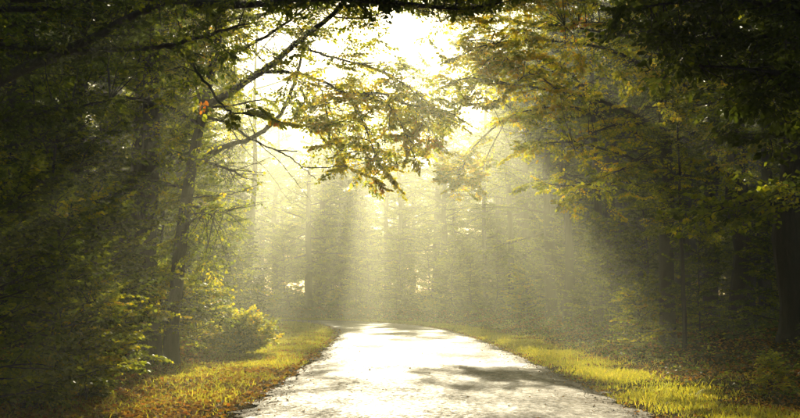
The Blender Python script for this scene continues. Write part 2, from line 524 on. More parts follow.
def leaf_mesh(name, pos, dr, nn, sz, tint, six=False, wid=.33, fold=.12):
    sd = np.cross(nn, dr); sd /= np.linalg.norm(sd, axis=1)[:, None] + 1e-9
    up = np.cross(dr, sd)
    S = sz[:, None]; m = len(pos)
    base = np.arange(m)
    if six:
        W = np.stack([pos, pos + S * (dr * .25 + sd * wid * .9 + up * fold), pos + S * (dr * .68 + sd * wid * .85 + up * fold * .8), pos + S * (dr - up * .05),
                      pos + S * (dr * .68 - sd * wid * .85 + up * fold * .8), pos + S * (dr * .25 - sd * wid * .9 + up * fold)], 1).reshape(-1, 3)
        b = base * 6
        Q = np.concatenate([np.stack([b, b + 3, b + 2, b + 1], 1), np.stack([b, b + 5, b + 4, b + 3], 1)])
        tt = np.concatenate([tint, tint])
    else:
        W = np.stack([pos, pos + S * (dr * .45 + sd * wid * 1.15 + up * fold), pos + S * dr, pos + S * (dr * .45 - sd * wid * 1.15 + up * fold)], 1).reshape(-1, 3)
        b = base * 4
        Q = np.stack([b, b + 3, b + 2, b + 1], 1); tt = tint
    return mesh_np(name, W, Q, tint=np.clip(tt, 0, 1))

def root_flare(r):
    return [(-.35, r * 1.55), (.0, r * 1.42), (.25, r * 1.18), (.8, r * 1.04)]

def make_tree(kind, seed, H, r, R0, base=.3, nl=34, nsp=10, ntw=10, leaves=8, leaf=.10, tint=.3, droop=0.0, lean=(0, 0), sprayL=1.5, low=None):
    P = Plant(seed, leaf)
    g = P.r
    n = 12
    fl = root_flare(r)
    pts = [(0, 0, z) for z, _ in fl]; rad = [q for _, q in fl]
    x = y = 0
    for k in range(1, n + 1):
        t = k / n
        x += g.gauss(0, .10) + lean[0] * H / n; y += g.gauss(0, .10) + lean[1] * H / n
        pts.append((x, y, .8 + (H - .8) * t)); rad.append(r * (1 - .9 * t ** 1.15) + .01)
    P.tubes.append((pts, rad, 11))
    def on_trunk(h):
        for a, b in zip(pts, pts[1:]):
            if b[2] >= h:
                f = (h - a[2]) / (b[2] - a[2] + 1e-9); return tuple(a[j] + (b[j] - a[j]) * f for j in range(3))
        return pts[-1]
    az = g.uniform(0, 6)
    for k in range(nl):
        t = (k + g.random() * .8) / nl
        h = H * (base + (1 - base) * t * .98)
        az += 2.4 + g.gauss(0, .3)
        prof = math.sin(min(1, .28 + t * .9) * math.pi) ** .7 if t < .85 else .55
        L = R0 * max(.3, prof) * g.uniform(.65, 1.15)
        el = -.1 + .85 * t ** 1.3 - droop + g.gauss(0, .12)
        d = (math.cos(az) * math.cos(el), math.sin(az) * math.cos(el), math.sin(el))
        P.limb(on_trunk(h), d, L, max(.02, r * .28 * (1 - .6 * t)), tint + g.gauss(0, .05) , up=.02 - .04 * (1 - t),
               nsp=nsp, sprayL=sprayL * (L / R0) ** .4, ntw=ntw, leaves=leaves)
    root = empty(kind)
    ob('trunk', P.wood(kind + '_trunk', twigs=False), M_BARK, root)
    ob('crown', P.crown(kind + '_crown'), M_LEAF, root)
    return root

def make_spruce(seed, H, r, R0):
    P = Plant(seed, .16, flat=.2)
    g = P.r
    P.tubes.append(([(0, 0, z) for z, _ in root_flare(r)] + [(g.gauss(0, .04), g.gauss(0, .04), H * k / 10) for k in range(2, 11)],
                    [q for _, q in root_flare(r)] + [r * (1 - .095 * k) + .01 for k in range(2, 11)], 9))
    n = int(H * 9)
    for k in range(n):
        t = (k + .5) / n; h = .25 + (H - .3) * t
        az = k * 2.4 + g.gauss(0, .3); L = R0 * (1 - t) ** .85 * g.uniform(.7, 1.1) + .15
        P.spray((0, 0, h), norm((math.cos(az), math.sin(az), -.18 + .5 * t)), L, .3, r=.012, ntw=15, leaves=9)
    root = empty('spruce')
    ob('trunk', P.wood('spruce_trunk', twigs=False), M_BARK, root)
    # needles: narrow pieces
    T = P
    me = P.crown('spruce_crown')
    ob('crown', me, M_SPRUCE, root)
    return root

def make_sapling(kind, seed, H, r, R0, nl=20, tint=.35, leaf=.085, leaves=7, ntw=9, base=.08, six=False, sprayL=.8, nsp=6):
    P = Plant(seed, leaf, six, flat=.18)
    g = P.r
    pts = [(0, 0, -.2)]; x = y = 0
    for k in range(1, 9):
        x += g.gauss(0, .05 * H / 3); y += g.gauss(0, .05 * H / 3)
        pts.append((x, y, H * k / 8))
    P.tubes.append((pts, [r * (1 - .1 * k) for k in range(9)], 7))
    for k in range(nl):
        t = (k + .5) / nl; h = H * (base + (1 - base) * t)
        i = min(int((h / H) * 8), 7); a = pts[i]
        az = k * 2.4 + g.gauss(0, .4); L = R0 * (1.05 - .75 * t) * g.uniform(.6, 1.15)
        el = g.gauss(.12, .12) + .5 * t
        P.limb((a[0], a[1], h), (math.cos(az) * math.cos(el), math.sin(az) * math.cos(el), math.sin(el)), L, .012 + .006 * L, tint + g.gauss(0, .07),
               up=-.03, nsp=nsp, sprayL=sprayL, segs=4, ntw=ntw, leaves=leaves, start=.1)
    root = empty(kind)
    ob('stem', P.wood(kind + '_stem'), M_BARK, root)
    ob('foliage', P.crown(kind + '_foliage'), M_LEAF, root)
    return root

def make_shrub(kind, seed, Rr, H, n=60, tint=.4, leaf=.07, leaves=7):
    P = Plant(seed, leaf, flat=.5)
    g = P.r
    for k in range(n):
        az = g.uniform(0, 6.283); el = g.uniform(.15, 1.5)
        L = 1 / math.sqrt((math.cos(el) / Rr) ** 2 + (math.sin(el) / H) ** 2) * g.uniform(.65, 1.05)
        d = (math.cos(az) * math.cos(el), math.sin(az) * math.cos(el), math.sin(el))
        p = (g.gauss(0, .1), g.gauss(0, .1), -.05)
        pts = P.line(p, (d[0], d[1], d[2] + .3), L, 4, .12, -.05, .009, .003, 3)
        for q in (2, 3, 4):
            dd = norm(tuple(pts[q][j] - pts[q - 1][j] for j in range(3)))
            for _ in range(2):
                P.spray(pts[q], norm((dd[0] + g.gauss(0, .7), dd[1] + g.gauss(0, .7), dd[2] + g.gauss(0, .3))), .35 * Rr, tint + g.gauss(0, .05) + .12 * (q == 4), r=.004, ntw=6, leaves=leaves, tube=False)
    root = empty(kind)
    ob('stems', P.wood(kind + '_stems'), M_BARK, root)['kind'] = 'stuff'
    ob('foliage', P.crown(kind + '_foliage'), M_LEAF, root)
    return root

# prototypes -- each is used first itself, then copied
protos = {}
used = set()
def proto(key, maker):
    protos[key] = maker
built = {}
def place(key, x, y, s=1.0, rz=None, label='', group=None, cat='tree', sz=None, dz=0.0, tilt=(0, 0)):
    if key not in built:
        built[key] = protos[key]()
        o = built[key]
    else:
        o = dup(built[key])
    o.location = (x, y, gz1(x, y) + dz)
    o.rotation_euler = (tilt[0], tilt[1], rnd.uniform(0, 6.283) if rz is None else rz)
    o.scale = (s, s, sz or s)
    return tag(o, label, cat, group)

proto('beechA', lambda: make_tree('beech_tree', 11, 17, .30, 4.6, base=.22, nl=36, tint=.33))
proto('beechB', lambda: make_tree('beech_tree', 12, 19, .36, 5.2, base=.30, nl=36, tint=.27))
proto('beechC', lambda: make_tree('beech_tree', 13, 14, .21, 3.6, base=.16, nl=32, tint=.42))
proto('oak', lambda: make_tree('oak_tree', 14, 18, .34, 5.4, base=.36, nl=34, tint=.24, sprayL=1.7))
proto('pole', lambda: make_tree('slender_tree', 15, 15, .13, 2.4, base=.45, nl=24, tint=.36, leaves=6))
proto('spruce', lambda: make_spruce(16, 9, .12, 2.0))
proto('sapA', lambda: make_sapling('beech_sapling', 21, 3.4, .03, 1.5, nl=22, tint=.36))
proto('sapB', lambda: make_sapling('beech_sapling', 22, 5.5, .05, 2.1, nl=30, tint=.33, sprayL=1.0))
proto('sapC', lambda: make_sapling('hornbeam_sapling', 23, 2.2, .02, 1.2, nl=18, tint=.45))
proto('shrubA', lambda: make_shrub('shrub', 31, 1.15, 1.15, n=90, tint=.42))
proto('shrubB', lambda: make_shrub('shrub', 32, .8, .7, n=60, tint=.33, leaf=.06))
#PLACEMENTS

# ================================================================== the overhanging oak and its neighbours (limbs laid out one by one)
SKY_GAPS = [(425, 36, 38, 20), (398, 22, 20, 12), (265, 82, 20, 11), (272, 40, 22, 9), (322, 48, 14, 9), (413, 76, 12, 9),
            (365, 34, 12, 7), (300, 62, 7, 5), (440, 58, 12, 16), (238, 60, 9, 7), (290, 12, 9, 5)]
def prune_gaps(gaps, extra=None, keep=.06):
    def f(W, g):
        px, py = proj(W)
        k = np.ones(len(W), bool)
        for cx, cy_, rx, ry in gaps:
            r2 = ((px - cx) / rx) ** 2 + ((py - cy_) / ry) ** 2
            k &= (r2 > g.uniform(.6, 1.3, len(W))) | (g.random(len(W)) < keep)
        if extra is not None: k &= extra(px, py, g)
        return k
    return f

def px_limb(P, pts, r0, r1, tint, nsp, sprayL, wob=.5, sides=6, start=.1, updir=0.0, ntw=11, leaves=5, bare=False):
    """pts: (px, py, distance); the limb runs smoothly through them"""
    W = np.array([tuple(at(*p)) for p in pts])
    n = len(W); E = np.vstack([2 * W[0] - W[1], W, 2 * W[-1] - W[-2]])
    C = catmull(E.tolist(), 5); C = np.vstack([C, W[-1]])
    C[1:-1] += P.g.normal(0, .018 * wob, C[1:-1].shape)
    L = np.linalg.norm(np.diff(C, axis=0), axis=1).sum()
    rr = np.linspace(0, 1, len(C)); rad = r0 + (r1 - r0) * rr
    P.tubes.append((C.tolist(), rad.tolist(), sides))
    if not bare:
        P.dress([tuple(c) for c in C], L, r0, tint, nsp, sprayL, ntw, leaves, start, updir=updir)
    return C

def fill_region(P, n, box, inside, dlo, dhi, tint, L, ntw=10, leaves=5, r=.006):
    sk = np.concatenate([np.array(t[0]) for t in P.tubes if t[2] == 6])
    k = 0
    for _ in range(n * 30):
        if k >= n: break
        px, py = P.r.uniform(box[0], box[2]), P.r.uniform(box[1], box[3])
        if not inside(px, py): continue
        q = at(px, py, P.r.uniform(dlo, dhi)); qa = np.array(q)
        j = ((sk - qa) ** 2).sum(1).argmin(); a = sk[j]
        dist = np.linalg.norm(qa - a)
        if dist > max(2.0, q.y / 20): continue
        k += 1
        mid = (a + qa) / 2 + P.g.normal(0, .05 * dist, 3) + np.array([0, 0, .06 * dist])
        P.tubes.append(([tuple(a), tuple(mid), tuple(qa)], [r + .004 * dist, r, r * .6], 4))
        d = qa - a; d = d / (dist + 1e-6) + P.g.normal(0, .5, 3); d[2] *= .5
        P.spray(tuple(qa), norm(tuple(d)), L * P.r.uniform(.7, 1.3), tint + P.r.gauss(0, .07), r=r * .6, ntw=ntw, leaves=leaves)

def big_trunk(P, pts, r, extra_flare=True):
    W = [tuple(p) for p in pts]
    x, y, z = W[0]
    head = [(x, y, z - .4), (x, y, z), (x, y, z + .3), (x, y, z + .9)]
    E = np.vstack([2 * np.array(W[0]) - np.array(W[1]), np.array(W), 2 * np.array(W[-1]) - np.array(W[-2])])
    C = np.vstack([catmull(E.tolist(), 5), W[-1]])
    C = C[C[:, 2] > z + 1.2]
    rad = [r * 1.6, r * 1.4, r * 1.2, r * 1.06] + list(r * (1 - .8 * np.linspace(0, 1, len(C)) ** 1.1))
    P.tubes.append((head + C.tolist(), rad, 12))

def oak_tint(reds):
    def f(W, tint, g):
        px, py = proj(W)
        for cx, cy_, r in reds:
            d = (px - cx) ** 2 + (py - cy_) ** 2 < r * r * g.uniform(.4, 1.3, len(px))
            tint = np.where(d & (g.random(len(px)) < .5), g.uniform(.76, .93, len(px)), tint)
        return tint
    return f

def finish(P, name, label, cat, prune, tintf, group=None):
    base = P.tubes[0][0][1]
    o = np.array(base)
    # move everything so that the thing's origin is at its foot
    P.tubes = [([(q[0] - o[0], q[1] - o[1], q[2] - o[2]) for q in pts], rad, sd) for pts, rad, sd in P.tubes]
    P.tw = [(t[0] - o[0], t[1] - o[1], t[2] - o[2], t[3] - o[0], t[4] - o[1], t[5] - o[2], *t[6:]) for t in P.tw]
    root = empty(name, tuple(o))
    ob('trunk', P.wood(name + '_trunk'), M_BARK, root)
    ob('crown', P.crown(name + '_crown', prune, tintf, off=o), M_LEAF, root)
    return tag(root, label, cat, group)

# --- leaning oak left of the road
P = Plant(101, .072, six=True, flat=.35)
d0 = 24.0
bx = X_at(172, d0)
foot = Vector((bx, d0, gz1(bx, d0)))
big_trunk(P, [foot, at(178, 270, d0), at(184, 220, d0), at(192, 165, 24), at(203, 112, 24), at(214, 60, 24), at(226, 0, 24), at(232, -70, 24), at(236, -150, 24)], .15)
T = .50
A = px_limb(P, [(204, 108, 24), (243, 84, 23.6), (275, 62, 23.2), (300, 40, 23), (334, 13, 22.7), (352, -8, 22.5), (400, -35, 22)], .085, .03, .42, 16, 1.0)
px_limb(P, [(262, 72, 23.4), (292, 73, 23), (328, 84, 22.6), (345, 93, 22.4), (380, 93, 22), (402, 103, 21.8), (432, 107, 21.5), (446, 112, 21.3)], .042, .010, T, 18, .95, updir=-.05)
px_limb(P, [(345, 93, 22.4), (360, 116, 22.2), (370, 140, 22), (380, 165, 21.8), (390, 178, 21.8)], .018, .006, T + .03, 8, .7, updir=-.1)
px_limb(P, [(380, 93, 22), (398, 118, 21.7), (408, 140, 21.6), (415, 158, 21.5)], .014, .005, T + .05, 6, .6, updir=-.1)
px_limb(P, [(318, 80, 22.8), (326, 108, 22.8), (332, 135, 22.7), (342, 155, 22.6)], .014, .005, T, 7, .7, updir=-.1)
px_limb(P, [(296, 46, 23), (335, 58, 22.6), (375, 68, 22.2), (415, 92, 22), (440, 118, 21.8)], .03, .008, T, 14, .85)
px_limb(P, [(410, 104, 21.8), (425, 122, 21.6), (432, 140, 21.5)], .010, .004, T + .08, 7, .6, updir=-.1)
px_limb(P, [(330, 16, 22.8), (365, 18, 22.3), (400, 8, 22), (440, 14, 21.6)], .02, .008, .42, 10, .75)
px_limb(P, [(214, 60, 24), (250, 45, 24.2), (290, 20, 24.4), (330, -10, 24.6)], .05, .02, .42, 12, 1.1)
px_limb(P, [(222, 20, 24), (260, 15, 24.4), (300, 5, 24.6), (350, -8, 25), (410, -12, 25)], .05, .02, .40, 14, 1.1)
px_limb(P, [(285, 60, 24.4), (300, 85, 24.2), (306, 108, 24), (312, 125, 24)], .015, .006, T, 9, .7)
px_limb(P, [(204, 108, 24), (235, 105, 24.6), (262, 100, 25), (290, 104, 25.2), (310, 118, 25)], .03, .01, .46, 11, .75)
# limbs to the left and away
for q in ([(200, 125, 24), (165, 105, 23.5), (120, 98, 23), (80, 100, 22.5)], [(208, 90, 24), (170, 60, 23.6), (120, 30, 23), (80, 10, 22)],
          [(216, 40, 24), (190, 10, 24.5), (160, -30, 25)], [(195, 160, 24), (225, 168, 23.4), (245, 178, 23)], [(190, 190, 24), (150, 180, 23.4), (110, 185, 23)],
          [(189, 205, 24), (215, 212, 23.4), (238, 208, 23.2)], [(226, 0, 24), (270, -40, 23.5), (330, -70, 23)], [(230, -50, 24), (190, -100, 24), (140, -140, 24)],
          [(203, 112, 24), (190, 70, 26), (170, 20, 28), (150, -20, 29)], [(226, 0, 24), (300, -60, 26), (380, -90, 27)]):
    px_limb(P, q, .045, .015, .40, 12, 1.0)
# the bare dead branch and the pale limb behind it
px_limb(P, [(200, 114, 24), (228, 124, 23.4), (252, 139, 23), (276, 150, 22.8), (297, 151, 22.7)], .034, .012, T, 3, .4, bare=True)
px_limb(P, [(274, 149, 22.8), (290, 157, 22.7), (302, 167, 22.6), (316, 179, 22.5)], .022, .007, T, 3, .4, bare=True)
px_limb(P, [(256, 141, 23), (280, 162, 22.9), (298, 184, 22.8), (312, 203, 22.8)], .012, .004, T, 3, .4, bare=True)
px_limb(P, [(302, 167, 22.6), (325, 168, 22.4), (346, 166, 22.3), (368, 176, 22.2), (380, 186, 22.1)], .014, .005, T + .1, 6, .45, start=.5)
px_limb(P, [(228, 124, 23.4), (245, 150, 23.3), (268, 172, 23.2), (292, 205, 23.2)], .010, .003, T, 3, .4, bare=True)
px_limb(P, [(345, 100, 22.4), (342, 120, 22.4), (336, 146, 22.4), (332, 165, 22.4)], .009, .003, T, 3, .4, bare=True)
px_limb(P, [(192, 168, 24), (222, 148, 25.5), (250, 139, 26), (272, 124, 26), (286, 104, 26), (298, 72, 26), (304, 40, 26)], .075, .03, .45, 5, .6, start=.6)
px_limb(P, [(188, 198, 24), (215, 196, 23.2), (240, 192, 22.8), (248, 188, 22.7)], .018, .006, T, 5, .4)
def cont(xs, ys):
    return lambda px, py: py < np.interp(px, xs, ys)
_c = cont([140, 220, 240, 300, 318, 345, 385, 405, 432, 448, 449], [200, 120, 100, 118, 165, 182, 188, 178, 160, 112, -50])
_lf = lambda px, py: all(((px - a) / rx) ** 2 + ((py - b) / ry) ** 2 > 1 for a, b, rx, ry in ((110, 54, 6, 6), (104, 78, 4, 4), (230, 12, 8, 7), (150, 33, 4, 3), (235, 60, 9, 7), (210, 150, 5, 12)))
_holes = lambda px, py: all(((px - a) / rx) ** 2 + ((py - b) / ry) ** 2 > 1 for a, b, rx, ry in SKY_GAPS)
fill_region(P, 440, (140, -60, 448, 190), lambda px, py: _c(px, py + P.r.expovariate(.05)) and _holes(px, py), 21.3, 25, .46, .62)
fill_region(P, 75, (315, 85, 445, 190), lambda px, py: _c(px, py + P.r.expovariate(.08)) and _holes(px, py), 21.2, 23.5, .54, .5)
fill_region(P, 300, (60, -30, 246, 185), lambda px, py: _lf(px, py), 25, 29, .36, .8, leaves=6)
fill_region(P, 140, (290, -95, 455, -6), lambda px, py: True, 21.5, 25, .40, .7, leaves=6)  # leaves above the view, added to shade the haze before the oak
fill_region(P, 60, (160, 110, 235, 290), lambda px, py: True, 22.6, 25, .45, .55)
fill_region(P, 80, (90, -250, 460, -40), lambda px, py: True, 21.5, 28, .42, .9)
oak_low = lambda px, py, g: ~((px > 222) & (px < 300) & (py > 118 + 6 * g.random(len(px))) & (g.random(len(px)) > .10)) 
finish(P, 'leaning_oak', 'oak leaning over the road from the left, long limbs and a bare dead branch', 'tree',
       prune_gaps(SKY_GAPS, oak_low), (lambda f: lambda W, t, g: f(W, t + .04 * (proj(W)[0] > 315) * (proj(W)[1] > 80), g))(oak_tint([(206, 103, 6), (345, 20, 3), (283, 125, 3)])))

# --- near oak, its stem out of view at the left edge, boughs crossing the top of the view
P = Plant(102, .062, six=True, flat=.4)
bx, d0 = -7.4, 13.0
foot = Vector((bx, d0, gz1(bx, d0)))
big_trunk(P, [foot, foot + Vector((.1, 0, 2)), foot + Vector((.15, .1, 4)), foot + Vector((.3, .1, 7)), foot + Vector((.3, .2, 10)), foot + Vector((.2, .1, 14))], .32)
def tr(h): return (lambda p: (400 + 1111 * p[0][0], p[1][0]))(None) if 0 else None
def from_trunk(h, rest):
    p = foot + Vector((.2, .1, h)); q = proj(np.array([tuple(p)]))
    return [(float(q[0][0]), float(q[1][0]), p.y)] + rest
dk = .22
px_limb(P, from_trunk(3.6, [(-40, 92, 13), (20, 70, 13), (80, 45, 13), (120, 22, 13), (166, 3, 13), (210, -14, 13.4)]), .085, .025, dk, 15, .8)
px_limb(P, from_trunk(3.9, [(-40, 44, 13.3), (60, 51, 13.1), (130, 48, 13), (165, 47, 12.8), (190, 40, 12.7), (214, 33, 12.6), (245, 24, 12.5)]), .05, .012, dk + .08, 15, .7)
px_limb(P, [(178, 46, 12.8), (190, 62, 12.8), (208, 84, 12.7), (222, 105, 12.6), (236, 113, 12.6), (262, 117, 12.5), (284, 122, 12.4)], .02, .006, .5, 5, .35, start=.55)
px_limb(P, from_trunk(6.0, [(-20, -10, 12.6), (100, -8, 12.4), (200, 3, 12.3), (260, 3, 12.2), (330, -2, 12.1), (400, 4, 12), (455, 8, 12), (500, 3, 12)]), .07, .012, .36, 28, .5)
px_limb(P, from_trunk(5.4, [(-60, 0, 13), (40, 8, 13), (110, -6, 13.4), (180, -20, 14)]), .05, .015, dk, 12, .8)
px_limb(P, from_trunk(2.8, [(-60, 130, 13), (0, 120, 13.4), (60, 110, 13.8), (110, 100, 14)]), .045, .012, dk + .05, 16, .7)
px_limb(P, from_trunk(6.5, [(0, -60, 13), (150, -70, 13), (300, -75, 13), (420, -80, 13)]), .06, .02, dk, 12, .9)
px_limb(P, from_trunk(6.5, [(0, -40, 12), (150, -40, 12), (280, -38, 12), (400, -34, 11.6), (470, -30, 11.6)]), .06, .02, dk, 14, .7)
for k in range(9):
    a = k * .7
    px = foot + Vector((.2, .1, 4 + k * .9)); e = px + Vector((3.2 * math.cos(a), 3.2 * math.sin(a), 1.4))
    P.limb(tuple(px), tuple(e - px), 3.6, .05, dk, nsp=7, sprayL=1.0)
fill_region(P, 80, (-40, -20, 250, 125), lambda px, py: py < np.interp(px, [-40, 60, 120, 200, 250], [125, 120, 95, 60, 25]), 12, 15.5, .25, .55)
fill_region(P, 40, (180, -14, 520, 14), lambda px, py: py < 12, 11.7, 12.8, .33, .32, ntw=8)
fill_region(P, 130, (290, -80, 510, -18), lambda px, py: True, 11.5, 14, .3, .6, leaves=6)  # unseen leaf mass around the sun, added to darken the nearest haze
fill_region(P, 110, (-40, -200, 520, -20), lambda px, py: True, 11, 15, .25, .7)
NEAR_GAPS = [(110, 54, 8, 7), (86, 34, 4, 4), (104, 78, 5, 5), (228, 12, 5, 5), (270, 18, 12, 6), (302, 8, 8, 4), (425, 36, 44, 17), (352, 24, 12, 8), (88, 77, 4, 4), (36, 36, 2.5, 2.5),
             (200, 15, 8, 4), (150, 30, 4, 3), (300, 60, 30, 26), (390, 50, 60, 22)]
near_edge = lambda px, py, g: ~((px > 235) & (py > 3 + 7 * np.sin(px * .07) + 4 * np.sin(px * .31) + 12 * g.random(len(px))) & (py < 108))
finish(P, 'near_oak', 'dark oak at the left edge with heavy boughs crossing the top', 'tree',
       prune_gaps(NEAR_GAPS, near_edge, keep=.02), oak_tint([(206, 103, 9), (275, 122, 6)]))

# --- golden beech right of the road
P = Plant(103, .085, six=True, flat=.22)
d0 = 30.0
bx = X_at(667, d0); foot = Vector((bx, d0, gz1(bx, d0)))
big_trunk(P, [foot, at(666, 250, d0), at(668, 180, d0), at(664, 110, d0), at(668, 40, d0), at(672, -40, d0), at(670, -160, d0)], .20)
G = .54
for q, n_, L_, t_ in (
    ([(667, 130, 30), (610, 104, 29), (560, 92, 28), (510, 84, 27), (470, 78, 26.5), (448, 84, 26.3)], 20, 1.0, G),
    ([(667, 80, 30), (610, 50, 29), (540, 40, 28), (490, 44, 27), (455, 58, 26.5)], 20, 1.05, G + .02),
    ([(667, 150, 30), (625, 128, 29.4), (575, 108, 28.6), (530, 110, 28), (506, 118, 27.6)], 15, .8, G + .06),
    ([(667, 175, 30), (615, 152, 29), (565, 142, 28), (530, 148, 27.6)], 13, .7, G + .03),
    ([(667, 40, 30), (600, 6, 29), (530, -8, 28), (470, 6, 27), (440, 22, 26.6)], 20, 1.1, G - .03),
    ([(667, 0, 30), (600, -40, 29), (520, -50, 28), (450, -36, 27)], 18, 1.2, .5),
    ([(667, 195, 30), (625, 182, 29), (580, 186, 28), (545, 184, 27.6)], 10, .6, .52),
    ([(667, 60, 30), (640, 30, 28), (600, 22, 27), (565, 26, 26.4)], 13, .8, .60),
    ([(667, 140, 30), (640, 124, 28), (600, 130, 27), (575, 150, 26.5)], 13, .75, .55),
    ([(667, 170, 30), (640, 160, 28), (620, 170, 27), (600, 178, 26.6)], 10, .7, .5),
    ([(667, 100, 30), (700, 80, 29), (740, 84, 28), (780, 96, 27)], 14, 1.0, .45),
    ([(667, 145, 30), (700, 130, 29), (740, 136, 28.4), (780, 140, 28)], 12, .9, .45),
    ([(667, 50, 30), (710, 20, 29.6), (760, 10, 29)], 12, 1.2, .35),
    ([(667, 20, 30), (640, -30, 32), (600, -80, 34)], 12, 1.3, .4),
    ([(670, -60, 30), (620, -110, 29), (560, -130, 28)], 12, 1.3, .4),
    ([(667, 0, 30), (690, -60, 31), (730, -120, 32)], 12, 1.3, .4),
    ([(600, 102, 29), (560, 66, 28), (520, 58, 27.4), (486, 62, 27)], 13, .85, G + .08),
    ([(560, 92, 28), (530, 74, 27), (500, 98, 26.8), (478, 104, 26.6)], 10, .7, G + .05),
    ([(510, 42, 27.4), (488, 66, 27.2), (466, 100, 27), (450, 118, 27)], 10, .7, G)):
    px_limb(P, q, .05 if q[0][0] == 667 else .02, .008, t_, n_, L_)
_b = lambda px, py: py < np.interp(px, [432, 445, 470, 500, 520, 560, 640, 760], [40, 110, 118, 124, 195, 205, 205, 170]) and all(((px - a) / rx) ** 2 + ((py - b) / ry) ** 2 > 1 for a, b, rx, ry in BEECH_GAPS)
def _late(P):
    fill_region(P, 420, (432, -40, 760, 210), _b, 25.6, 31, .55, .62)
    fill_region(P, 130, (425, -95, 580, 0), lambda px, py: True, 25, 29, .5, .8, leaves=6)  # extra leaves over the top edge, added to keep sun off nearer haze
    fill_region(P, 110, (436, 0, 560, 110), _b, 25.6, 28, .62, .5)
    fill_region(P, 120, (450, -250, 800, -40), lambda px, py: True, 25, 34, .4, 1.0)
BEECH_GAPS = [(500, 132, 22, 9), (545, 125, 16, 6), (450, 40, 10, 14), (480, 120, 14, 10), (470, 140, 16, 12), (590, 118, 12, 5), (545, 165, 20, 9), (610, 82, 14, 5)]
_late(P)
beech_edge = lambda px, py, g: (px > 424 + 14 * np.sin(py * .12) + 16 * g.random(len(px))) | (py < 0)
finish(P, 'golden_beech', 'broad beech right of the road with sunlit golden yellow sprays reaching out over the verge', 'tree',
       prune_gaps(BEECH_GAPS, beech_edge, keep=.1), oak_tint([(575, 30, 9), (584, 22, 8), (563, 34, 5)]))

# --- further beech on the right with the hanging yellow spray
P = Plant(104, .10, flat=.25)
d0 = 44.0
bx = X_at(598, d0); foot = Vector((bx, d0, gz1(bx, d0)))
big_trunk(P, [foot, foot + Vector((.1, 0, 3)), foot + Vector((0, 0, 6)), foot + Vector((-.1, .1, 10)), foot + Vector((0, 0, 15))], .2)
for q, n_, L_, t_ in (
    ([(598, 150, 44), (550, 118, 43), (505, 122, 42), (478, 142, 41), (464, 165, 40.6), (456, 182, 40.4)], 20, .9, .6),
    ([(505, 122, 42), (490, 150, 41.6), (482, 172, 41.4), (480, 190, 41.4)], 10, .7, .66),
    ([(598, 100, 44), (550, 70, 43), (500, 64, 42), (470, 84, 41.5)], 16, 1.3, .5),
    ([(598, 190, 44), (560, 178, 43), (530, 182, 42)], 8, .8, .5), ([(598, 50, 44), (550, 10, 43), (490, 4, 42)], 16, 1.5, .5),
    ([(598, 170, 44), (640, 150, 43), (690, 150, 42)], 10, 1.2, .45), ([(598, 80, 44), (650, 60, 43), (700, 60, 42)], 12, 1.5, .4),
    ([(598, 0, 44), (640, -50, 44), (680, -90, 44)], 12, 1.8, .4), ([(598, 0, 44), (560, -60, 44), (520, -100, 44)], 12, 1.8, .4)):
    px_limb(P, q, .06 if q[0][0] == 598 else .025, .01, t_, n_, L_)
fill_region(P, 70, (442, 148, 484, 194), lambda px, py: ((px - 464) / 20) ** 2 + ((py - 172) / 23) ** 2 < 1, 40, 42, .62, .5, leaves=6)
finish(P, 'hanging_beech', 'hazier beech behind the golden one, a small yellow branch hanging free beside the light shaft', 'tree',
       prune_gaps([(500, 150, 14, 12), (450, 40, 8, 10), (452, 112, 8, 10)], keep=.25), None)

# --- tall hazy beech whose high boughs cross above the far road
P = Plant(105, .10, flat=.3)
d0 = 58.0
bx = X_at(248, d0); foot = Vector((bx, d0, gz1(bx, d0)))
big_trunk(P, [foot, foot + Vector((.1, 0, 4)), foot + Vector((.3, 0, 8)), foot + Vector((.2, .1, 12)), foot + Vector((.4, 0, 17))], .17)
for q, n_, L_, t_ in (
    ([(252, 110, 58), (300, 96, 57), (350, 98, 56), (400, 96, 55), (440, 104, 54)], 6, 1.0, .45),
    
    ([(252, 90, 58), (330, 68, 58), (390, 62, 57), (440, 74, 57)], 6, 1.0, .42), ([(252, 60, 58), (290, 20, 58), (330, 4, 58)], 12, 1.6, .4), 
    ([(252, 100, 58), (220, 80, 57), (190, 80, 56)], 12, 1.5, .4), ([(252, 60, 58), (230, 10, 57), (200, -20, 56)], 12, 1.6, .4),
    ([(252, 140, 58), (225, 140, 57), (205, 146, 56)], 8, 1.2, .4)):
    px_limb(P, q, .05, .012, t_, n_, L_)
for n_, x0, y0, x1, y1, a0, a1 in ((24, 384, 50, 425, 125, .09, .17), (36, 396, 62, 440, 125, .22, .28), (30, 340, 60, 372, 125, -.19, -.11)):  # leaf clumps added along sun rays, to shade dark bands between the shafts
    fill_region(P, n_, (x0, y0, x1, y1), lambda px, py: a0 < (px - 382) / (py + 42) < a1, 54, 60, .42, .75, ntw=11, leaves=7)
finish(P, 'bough_beech', 'tall hazy beech left of the far road, its high boughs reaching across above it', 'tree',
       prune_gaps([(425, 36, 38, 16), (272, 40, 22, 9), (322, 48, 14, 9), (365, 30, 22, 11)], keep=.05), None)

